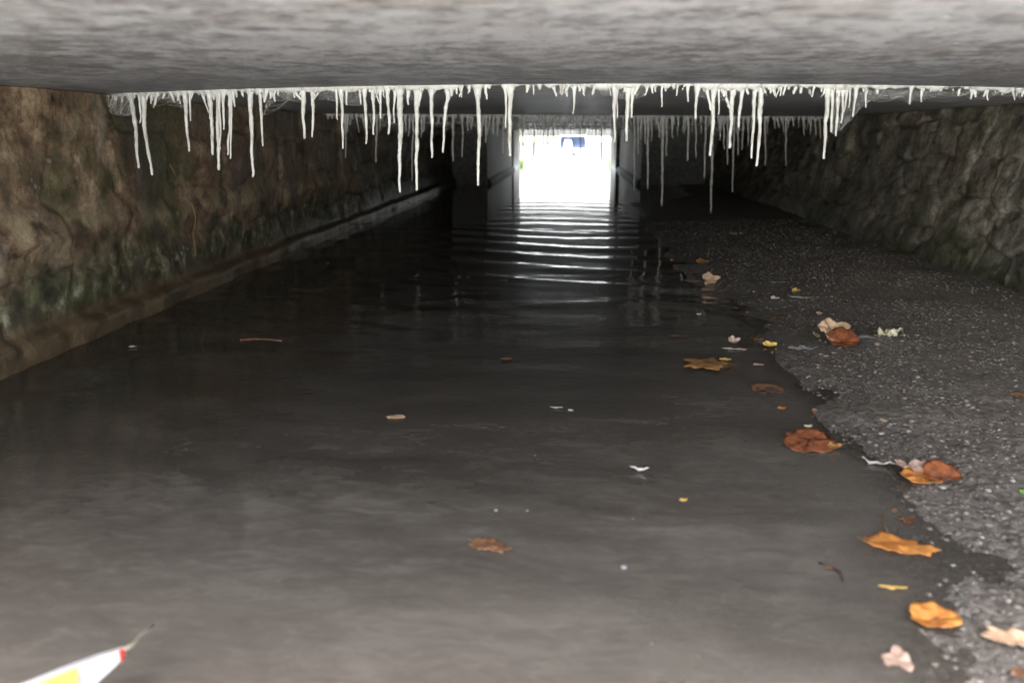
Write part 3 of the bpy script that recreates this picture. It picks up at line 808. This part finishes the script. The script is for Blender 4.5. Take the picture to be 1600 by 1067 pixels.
def leaf(x, y, wpx, kind, key, label, z=None, rz=None, tilt=0, tiltx=0, curl=.15, wrink=.05, stem=True, group=None, name='leaf', cat='leaf', seed=None, sub=False, lift=0):
    """(x,y) = centre in the photograph; z None -> on whatever surface is there"""
    rs = random.Random(seed if seed is not None else int(x * 7 + y * 3))
    if z is None:
        p = on_z(x, y, 0); hb = bed_at(p.x, p.y)
        if hb > 0: p = on_z(x, y, hb); z = bed_at(p.x, p.y) + .003
        else: z = max(hb + .004, -.02) if sub else .002
    p = on_z(x, y, z + lift)
    size = wpx * m_per_px(p)
    if rz is None: rz = rs.uniform(-.6, .6)
    nr, na = 7, 56
    V = []; F = []
    sd = rs.uniform(0, 50)
    def zf(u, v):
        return curl * (abs(v) * 1.5 + u * u * 1.2 - .12) + wrink * float(vnoise(u * 5 + sd, v * 5, sd)) + .4 * wrink * float(vnoise(u * 13 + sd, v * 13, sd))
    V.append((0, 0, zf(0, 0)))
    for i in range(1, nr + 1):
        for j in range(na):
            th = 2 * math.pi * j / na; ox, oy = outline(kind, th)
            k = 1 + .035 * rs.uniform(-1, 1) if i == nr else 1
            u, v = ox * i / nr * k, oy * i / nr * k
            V.append((u, v, zf(u, v)))
    for j in range(na): F.append((0, 1 + j, 1 + (j + 1) % na))
    for i in range(nr - 1):
        for j in range(na):
            a = 1 + i*na + j; b = 1 + i*na + (j+1) % na; F.append((a, a + na, b + na, b))
    zmin = min(v[2] for v in V)
    V = [(a * size, b * size, (c - (zmin if not sub else 0)) * size) for a, b, c in V]
    # real thickness
    nv = len(V); th_ = .0009
    V += [(a, b, c - th_) for a, b, c in V]
    F2 = [tuple(nv + i for i in f[::-1]) for f in F]
    rim = [1 + (nr-1)*na + j for j in range(na)]
    F3 = [(rim[j], nv + rim[j], nv + rim[(j+1) % na], rim[(j+1) % na]) for j in range(na)]
    o = link(name, mesh(name, V, F + F2 + F3), LM[key], smooth=True)
    o.location = p; o.rotation_euler = (tiltx, tilt, rz)
    tag(o, label, cat, group)
    if stem and size > .02:
        a = Vector((-.42 * size, 0, (zf(-.42, 0) - (zmin if not sub else 0)) * size)); L = size * .2
        pts = [a + Vector((-L * t, L * .25 * t * t, .001 + .0 * t)) for t in (-.2, .1, .4, .7, 1)]
        v, f = tube_vf(pts, [size * .007] * 5, 5)
        link('stem', mesh('stem', v, f), LM['stem'], parent=o, smooth=True)
    return o
leaf(1402,853,92,'oak','orange',"large orange lobed leaf lying in the shallows with a thin stem",rz=-.25,curl=.05,z=.001,wrink=.05)
leaf(1394,918,44,'sliver','yellow',"narrow yellow leaf on the water below the large orange leaf",rz=-.12,curl=.05,z=.004,stem=False)
leaf(1460,967,80,'round','orange',"bumpy orange-brown oval leaf half under water near the bottom right",rz=.1,curl=.04,z=.0015,wrink=.06,stem=False)
leaf(1402,1030,66,'scrap','pink',"pale pinkish submerged leaf at the bottom edge of the view",rz=1.1,curl=.03,z=.006,stem=False)
leaf(1585,1000,95,'frilly','tan',"ragged beige-brown leaf at the right edge, bottom corner",rz=-.3,curl=.1,stem=False)
leaf(1593,1052,34,'scrap','brown',"small brown leaf scrap in the bottom right corner",rz=.5,stem=False)
leaf(1263,692,84,'round','rust',"large wet glossy rust-brown oval leaf at the water's edge",rz=-.18,curl=.06,z=.006,tiltx=.16,wrink=.05,stem=False)
leaf(1304,701,28,'scrap','yellowbrown',"small curled yellow-brown leaf touching the glossy oval leaf",rz=.4,curl=.5,stem=False,z=.006)
leaf(1371,727,46,'sliver','pale',"pale shrivelled leaf at the left of the row by the water's edge",rz=-.35,curl=.6,wrink=.15)
leaf(1424,736,52,'frilly','pink',"curled pinkish leaf in the middle of the row by the water's edge",rz=-.25,curl=.45,wrink=.15,lift=.008)
leaf(1440,746,66,'round','orange',"wet orange leaf lying under the curled pinkish leaf",rz=-.3,curl=.1,tiltx=.15,stem=False)
leaf(1470,748,60,'round','rust',"folded red-brown leaf at the right of the row by the water's edge",rz=-.1,curl=.35,tiltx=.2,lift=.003,stem=False)
leaf(1408,805,46,'maple','brown',"dull reddish submerged leaf above the large orange leaf",sub=True,z=-.005)
leaf(1298,521,58,'scrap','tan',"large curled tan leaf standing on the gravel bank",rz=.2,curl=.5,tiltx=.75,wrink=.12,lift=.022,stem=False)
leaf(1316,535,50,'round','rust',"dark red-brown leaf under the large curled tan leaf",rz=-.15,curl=.4,tiltx=.5,lift=.006,stem=False)
leaf(1274,524,24,'oval','tan',"small upright tan leaf at the left of the large curled leaf",rz=1.2,curl=.3,tiltx=.6,lift=.01,stem=False)
leaf(1347,528,34,'frilly','grey',"thin grey leaf frond right of the large curled tan leaf",rz=-.2,stem=True)
leaf(1252,545,42,'frilly','grey',"limp grey leaf left of the large curled tan leaf",rz=-.1,stem=False)
leaf(1390,526,42,'frilly','cream',"frilly cream-coloured leaf alone on the gravel",rz=0,curl=.3,wrink=.2)
leaf(1145,534,22,'scrap','pink',"small curled pinkish leaf standing in the shallows",rz=.3,curl=.6,tiltx=.7,stem=False,lift=.008)
leaf(1147,546,38,'sliver','pale',"thin pale leaf strip just below the small pinkish leaf",rz=-.05,stem=False)
leaf(1202,541,26,'scrap','yellow',"small yellow three-cornered leaf at the water's edge",rz=.3,curl=.4,tiltx=.3,stem=False)
leaf(1104,570,92,'maple','yellowbrown',"wide yellow-brown leaf lying flat in the shallow water",rz=-.03,z=.0005,curl=.02,stem=False)
leaf(1133,562,20,'oval','yellow',"small yellow leaf lying on the wide yellow-brown leaf",rz=.1,stem=False,z=.006)
leaf(1184,571,18,'scrap','pink',"small peach-coloured leaf right of the wide yellow-brown leaf",rz=0,stem=False)
leaf(1198,610,54,'round','brown',"brown oval leaf just under water beside the bank",sub=True,rz=.12,z=-.003,stem=False)
leaf(1222,638,16,'scrap','orange',"tiny orange leaf scrap above the glossy oval leaf",stem=False)
leaf(1263,666,17,'scrap','cream',"tiny yellow-green leaf just above the glossy oval leaf",stem=False)
leaf(1272,641,9,'scrap','rust',"tiny dark red scrap standing at the bank's edge",tiltx=.9,stem=False,lift=.004)
leaf(1109,437,32,'scrap','tan',"tan leaf folded upright, reflected in the dark water",rz=.2,curl=.3,tiltx=.95,stem=False,lift=.02,z=.003)
leaf(1083,440,28,'sliver','tan',"thin brownish leaf strip left of the upright tan leaf",rz=-.1,stem=False)
leaf(1097,410,24,'scrap','yellowbrown',"dull tan leaf behind the upright tan leaf",rz=0,curl=.3,tiltx=.3,stem=False)
leaf(1133,414,22,'sliver','rust',"dull reddish strip of leaf right of the dull tan leaf",rz=-.1,stem=False)
leaf(1122,378,14,'oval','yellowbrown',"small brown leaf in the dark at the back of the bank",rz=.5,stem=False)
leaf(1146,366,16,'scrap','tan',"faint tan leaf, farthest back on the dark bank",tiltx=.3,stem=False)
leaf(1158,365,7,'scrap','pale',"tiny pale scrap beside the farthest tan leaf",tiltx=.6,stem=False)
leaf(1210,467,15,'scrap','pale',"small whitish leaf left of the long whitish strip",curl=.4,tiltx=.3,stem=False)
leaf(1250,465,36,'sliver','pale',"long whitish leaf strip lying on the bank",rz=-.03,curl=.1,stem=False)
leaf(1243,454,14,'scrap','yellow',"small yellow leaf just behind the long whitish strip",tiltx=.5,stem=False)
leaf(1215,442,26,'sliver','grey',"dull grey leaf strip at the dark water's edge",rz=0,stem=False)
leaf(1280,490,11,'scrap','pink',"tiny pale pink leaf upright on the gravel",tiltx=.7,stem=False,lift=.006)
leaf(1092,492,9,'scrap','cream',"tiny cream fleck floating on the dark water",stem=False,curl=.4)
leaf(1100,504,14,'sliver','rust',"tiny reddish curl below the tiny cream fleck",rz=1.2,stem=False,curl=.6)
leaf(1216,497,22,'scrap','brown',"small brown leaf at the edge behind the yellow leaf",stem=False)
leaf(1168,512,34,'oval','brown',"flat brown leaf in the shallows behind the pinkish leaf",sub=True,stem=False,rz=0)
leaf(1182,530,22,'sliver','orange',"thin orange-brown leaf between the pinkish and yellow leaves",stem=False,rz=0)
leaf(1098,529,66,'sliver','yellowbrown',"long faint brown leaf just under the dark water",sub=True,stem=False,rz=.03)
leaf(1192,556,34,'oval','brown',"dark brown leaf under water below the yellow leaf",sub=True,stem=False,rz=0)
leaf(618,652,30,'oval','tan',"lone tan oval leaf floating on the open dark water",rz=.15,curl=.08)
leaf(765,853,58,'oak','brown',"reddish-brown lobed leaf sunk in the grey foreground water",rz=-.25,z=.0,curl=.03)
leaf(871,756,13,'scrap','green',"tiny green leaf on the open water",stem=False,sub=True,z=-.0)
leaf(1068,781,15,'scrap','yellow',"tiny yellow leaf on the open foreground water",stem=False)
leaf(998,735,30,'sliver','pale',"whitish curled leaf floating in mid-stream",rz=-.3,curl=.6,stem=False)
leaf(869,637,20,'sliver','pale',"thin white sliver floating in the middle of the stream",rz=-.1,stem=False)
leaf(891,641,9,'scrap','pale',"tiny white scrap right of the thin white sliver",stem=False)
leaf(207,542,13,'scrap','pale',"small pale leaf floating near the left wall",stem=False)
leaf(791,561,20,'oval','brown',"small brown leaf floating in the dark middle water",stem=False)
leaf(512,411,8,'scrap','orange',"tiny orange fleck in the dark water by the left wall",stem=False)
leaf(445,573,26,'oval','brown',"faint reddish leaf under the dark water on the left",sub=True,stem=False,z=-.004)
leaf(1597,768,12,'scrap','green',"bright green leaf at the right edge on the gravel",tiltx=.5,stem=False)
leaf(1590,618,24,'scrap','yellowbrown',"small yellow-tan leaf at the right edge on the gravel",stem=False)
leaf(1050,407,9,'scrap','orange',"tiny orange fleck left of the dull tan leaf",stem=False,tiltx=.4)
leaf(1521,943,8,'sliver','pink',"tiny pink fleck in the shallows at the lower right",rz=1.2,stem=False)
leaf(1292,872,22,'scrap','brown',"faint brown leaf under water left of the large orange leaf",sub=True,z=-.004,stem=False)
leaf(1190,692,60,'oval','brown',"faint brownish leaf under water left of the glossy oval leaf",sub=True,z=-.006,rz=0)
leaf(1063,583,18,'scrap','rust',"dark reddish scrap under water below the wide leaf",sub=True,z=-.003,stem=False)
leaf(1165,545,16,'scrap','brown',"small dark leaf scrap between the pale strip and the yellow leaf",stem=False)
leaf(1060,525,30,'sliver','brown',"thin brown sliver at the left end of the long faint leaf",stem=False,rz=.05)
leaf(1150,482,14,'scrap','brown',"small dull brown scrap in the dark shallows behind the bank",stem=False)
leaf(1420,815,20,'scrap','rust',"small reddish scrap in the shallows above the large orange leaf",stem=False,rz=.3)
leaf(1296,885,16,'scrap','brown',"small brown scrap beside the dark curved twig",stem=False,z=.001)
# twigs
def twig(pts, r, label, m, z=.003):
    P = [on_z(x, y, z) for x, y in pts]
    c = P[0].copy()
    v, f = tube_vf([p - c for p in P], [r * (1 - .5 * i / len(P)) for i in range(len(P))], 7, rough=.15)
    o = link('twig', mesh('twig', v, f), m, smooth=True); o.location = c; tag(o, label, 'twig'); return o
twig([(120,913),(135,909),(150,908),(168,903)], .004, "short dark twig floating in the left foreground water", LM['bark'], .0)
twig([(375,532),(400,530),(420,531),(440,533)], .006, "long reddish stick just under the dark water on the left", LM['brown'], -.003)
twig([(1280,880),(1298,886),(1312,894),(1318,908)], .004, "dark curved twig under water left of the large orange leaf", LM['bark'], -.002)
twig([(1378,802),(1382,818),(1388,836)], .0014, "thin upright stalk just behind the large orange leaf", LM['stem'], .002)
# foam bubbles
mf = mat_simple("bubble_film", (.13,.13,.135), (.21,.21,.22), 90, .25, 0)
for i, (x, y, w, lab) in enumerate([(975,886,13,"largest whitish bubble on the foreground water"),(1018,1007,10,"small bubble near the bottom middle of the view"),(1091,1028,11,"small bubble nearest the bottom edge, right of the other one"),
        (775,797,8,"small bubble left of centre on the foreground water"),(824,798,6,"tiny bubble beside the one left of centre"),(836,712,5,"tiny white bubble in the dark middle water"),(989,811,5,"tiny bluish bubble right of centre on the water")]):
    p = on_z(x, y, 0); r = w * .42 * m_per_px(p)
    bm = bmesh.new(); bmesh.ops.create_uvsphere(bm, u_segments=14, v_segments=8, radius=r)
    for vv in bm.verts: vv.co.z *= .55; vv.co.x *= 1 + .15 * math.sin(vv.co.y / r * 2)
    me = bpy.data.meshes.new('bubble'); bm.to_mesh(me); bm.free()
    o = link('bubble', me, mf, smooth=True); o.location = p + Vector((0,0,.001)); tag(o, lab, 'bubble', 'bubbles on the foreground water')
# small litter scattered on the bank
for i in range(26):
    y = 1.6 + 4.5 * rs.random() ** 1.3; w_ = float(np.interp(y, WLy, WLx)); x = w_ + rs.uniform(.02, max(.1, 1.95 - w_)); z = bed_at(x, y) + .004
    v_ = [(a[0] * .016 * (1 + .3 * rs.random()), a[1] * .012, .002 * rs.random()) for a in (outline('scrap', 2*math.pi*j/10) for j in range(10))]
    v_ = v_ + [(a, b, c - .0008) for a, b, c in v_]
    f_ = [tuple(range(10)), tuple(range(19, 9, -1))] + [(j, 10 + j, 10 + (j+1) % 10, (j+1) % 10) for j in range(10)]
    o = link('leaf_scrap', mesh('leaf_scrap', v_, f_), LM[rs.choice(['brown', 'brown', 'rust', 'tan'])]); o.location = (x, y, z); o.rotation_euler = (rs.uniform(-.4,.4), rs.uniform(-.4,.4), rs.uniform(0,6))
    tag(o, "tiny dull scrap of dead leaf among the wet gravel", 'leaf scrap', 'leaf scraps among the gravel')

# ------------------------------------------------------------------ thin root on the left wall
def root_thread(pts, r, label):
    P = []
    for x, y in pts:
        d = ray(x, y); t = (-1.80) / d.x; P.append(Vector((0, 0, H_CAM)) + d * t)
    c = P[0].copy(); v, f = tube_vf([p - c for p in P], [r] * len(P), 6, rough=.2)
    o = link('root', mesh('root', v, f), LM['stem'], smooth=True); o.location = c; tag(o, label, 'root')
root_thread([(266,258),(275,275),(281,300),(284,322)], .002, "thin pale root hanging down the left wall's face")
root_thread([(300,318),(306,340),(302,365),(306,400)], .002, "thin root lower down on the mossy left wall")

# ------------------------------------------------------------------ boat bow in the bottom left corner
def boat_bow():
    zt = .07
    T = lambda x, y, z=zt: on_z(x, y, z)
    tip = T(193, 1012)
    root = bpy.data.objects.new('boat_bow', None); COL.objects.link(root); root.location = (tip.x, tip.y, 0)
    tag(root, "white pointed boat bow with yellow panel and red tip, bottom left corner", 'boat')
    white = mat_simple("white_gelcoat", (.40,.40,.42), (.48,.48,.50), 8, .35, .05, coat=.2)
    yel = mat_simple("yellow_panel_paint", (.46,.38,.06), (.52,.43,.08), 8, .6, .05)
    red = mat_simple("red_tip_paint", (.30,.02,.012), (.36,.03,.02), 8, .4, .05)
    line_m = mat_simple("tow_cord", (.22,.19,.14), (.36,.33,.28), 60, .6, .3)
    up = [(193,1010),(150,1022),(100,1041),(36,1067),(-60,1107),(-170,1160)]
    lo = [(196,1024),(180,1040),(150,1067),(118,1096),(60,1140),(0,1190)]
    V = []; F = []; c = Vector((tip.x, tip.y, 0))
    for i, (a, b) in enumerate(zip(up, lo)):
        A, B = T(*a), T(*b); m_ = (A + B) / 2; k = min(1, i / 2 + .15)
        kk = min(1, i / 3)
        sec = [A, m_ + Vector((0,0,.012 * k)), B, B.lerp(A, .4) + Vector((0,0,-.004 - .016 * kk)), B.lerp(A, .95) + Vector((0,0,-.006 - .09 * kk)), A + Vector((0,0,-.003 - .027 * kk))]
        V += [s - c for s in sec]
    for i in range(len(up) - 1):
        for j in range(6): a = i*6+j; b = i*6+(j+1) % 6; F.append((a, b, b+6, a+6))
    F.append((5,4,3,2,1,0)); e = 6*(len(up)-1); F.append(tuple(e+j for j in range(6)))
    link('hull', mesh('hull', V, F), white, parent=root)
    def patch(pix, z, name, m):
        P = [on_z(x, y, z) - c for x, y in pix]; n_ = len(P)
        V = P + [p + Vector((0,0,-.004)) for p in P]
        F = [tuple(range(n_)), tuple(range(2*n_-1, n_-1, -1))] + [(j, n_+j, n_+(j+1) % n_, (j+1) % n_) for j in range(n_)]
        link(name, mesh(name, V, F), m, parent=root)
    patch([(120,1042),(121,1072),(118,1096),(-40,1108),(20,1080),(58,1066),(90,1054)], zt + .0155, 'deck_panel', yel)
    patch([(186,1014),(195,1013),(194,1024),(188,1033)], zt + .008, 'tip_mark', red)
    P = [on_z(x, y, z) - c for x, y, z in [(195,1014,.072),(208,1006,.065),(220,992,.05),(230,985,.03),(240,977,.012)]]
    v, f = tube_vf(P, [.0026,.0024,.0022,.0022,.002], 6); link('tow_line', mesh('tow_line', v, f), line_m, parent=root, smooth=True)
boat_bow()

# ------------------------------------------------------------------ small boat beyond the exit
def far_boat():
    Yb = 35.0
    cx = on_y(895, 225, Yb).x
    root = bpy.data.objects.new('small_boat', None); COL.objects.link(root); root.location = (cx, Yb, 0)
    tag(root, "small white boat with a dark blue cabin screen, beyond the bright exit", 'boat')
    white = mat_simple("boat_paint", (.76,.77,.78), (.82,.82,.82), 5, .35, .05)
    blue = mat_simple("dark_blue_screen", (.006,.012,.03), (.012,.02,.045), 3, .3, 0)
    yel = mat_simple("yellow_band", (.6,.55,.1), (.7,.62,.15), 5, .5, .05)
    V = []; F = []
    st = [(0, .72, .22), (.6, .80, .24), (1.6, .82, .27), (2.6, .62, .33), (3.3, .06, .42)]
    for yv, hw, top in st:
        for x, z in [(-hw, top), (-hw*.92, .08), (-hw*.5, -.12), (hw*.5, -.12), (hw*.92, .08), (hw, top)]: V.append((x, yv, z))
    for i in range(4):
        for j in range(6): a = i*6+j; b = i*6+(j+1) % 6; F.append((a, b, b+6, a+6))
    F.append((5,4,3,2,1,0)); F.append(tuple(24+j for j in range(6)))
    link('hull', mesh('hull', V, F), white, parent=root)
    def frus(name, y0, y1, hb, ht, z0, z1, m, dx=0, par=root):
        V = [(-hb+dx,y0,z0),(hb+dx,y0,z0),(hb+dx,y1,z0),(-hb+dx,y1,z0),(-ht+dx,y0+.06,z1),(ht+dx,y0+.06,z1),(ht+dx,y1-.1,z1),(-ht+dx,y1-.1,z1)]
        F = [(0,3,2,1),(4,5,6,7),(0,1,5,4),(1,2,6,5),(2,3,7,6),(3,0,4,7)]
        return link(name, mesh(name, V, F), m, parent=par)
    cab = frus('cabin', .3, 1.8, .60, .54, .17, .77, white)
    frus('screen', .27, .32, .58, .52, .19, .75, blue, par=cab)
    frus('seat', -.02, .22, .16, .12, .22, .58, white, dx=-.2)
    frus('nameplate', -.03, -.005, .16, .16, .02, .10, yel, dx=-.02)
    frus('rudder', -.14, -.035, .05, .09, -.1, .09, blue, dx=.06)
far_boat()

# ------------------------------------------------------------------ grass tufts on the banks just outside
mg = mat_simple("tuft_blades", (.10,.20,.03), (.22,.36,.07), 20, .6, 0, trans=.3)
def tuft(x, y, z, h, label, seed):
    r_ = random.Random(seed); V = []; F = []
    for i in range(70):
        a = r_.uniform(0, 6.28); d = r_.uniform(0, .10); bx, by = d * math.cos(a), d * math.sin(a); hh = h * r_.uniform(.5, 1)
        lx, ly = r_.uniform(-.5, .5) * hh, r_.uniform(-.5, .5) * hh; w = .006
        b = len(V); V += [(bx-w,by,0),(bx+w,by,0),(bx+lx*.4+w*.7,by+ly*.4,hh*.6),(bx+lx*.4-w*.7,by+ly*.4,hh*.6),(bx+lx,by+ly,hh)]
        F += [(b,b+1,b+2,b+3),(b+3,b+2,b+4)]
    o = link('grass_tuft', mesh('grass_tuft', V, F), mg); o.location = (x, y, z); tag(o, label, 'grass tuft')
tuft(-1.28, 22.0, .0, .22, "green grass tuft at the left foot of the exit", 1)
tuft(1.12, 22.0, .0, .26, "green grass tuft at the right foot of the exit", 2)
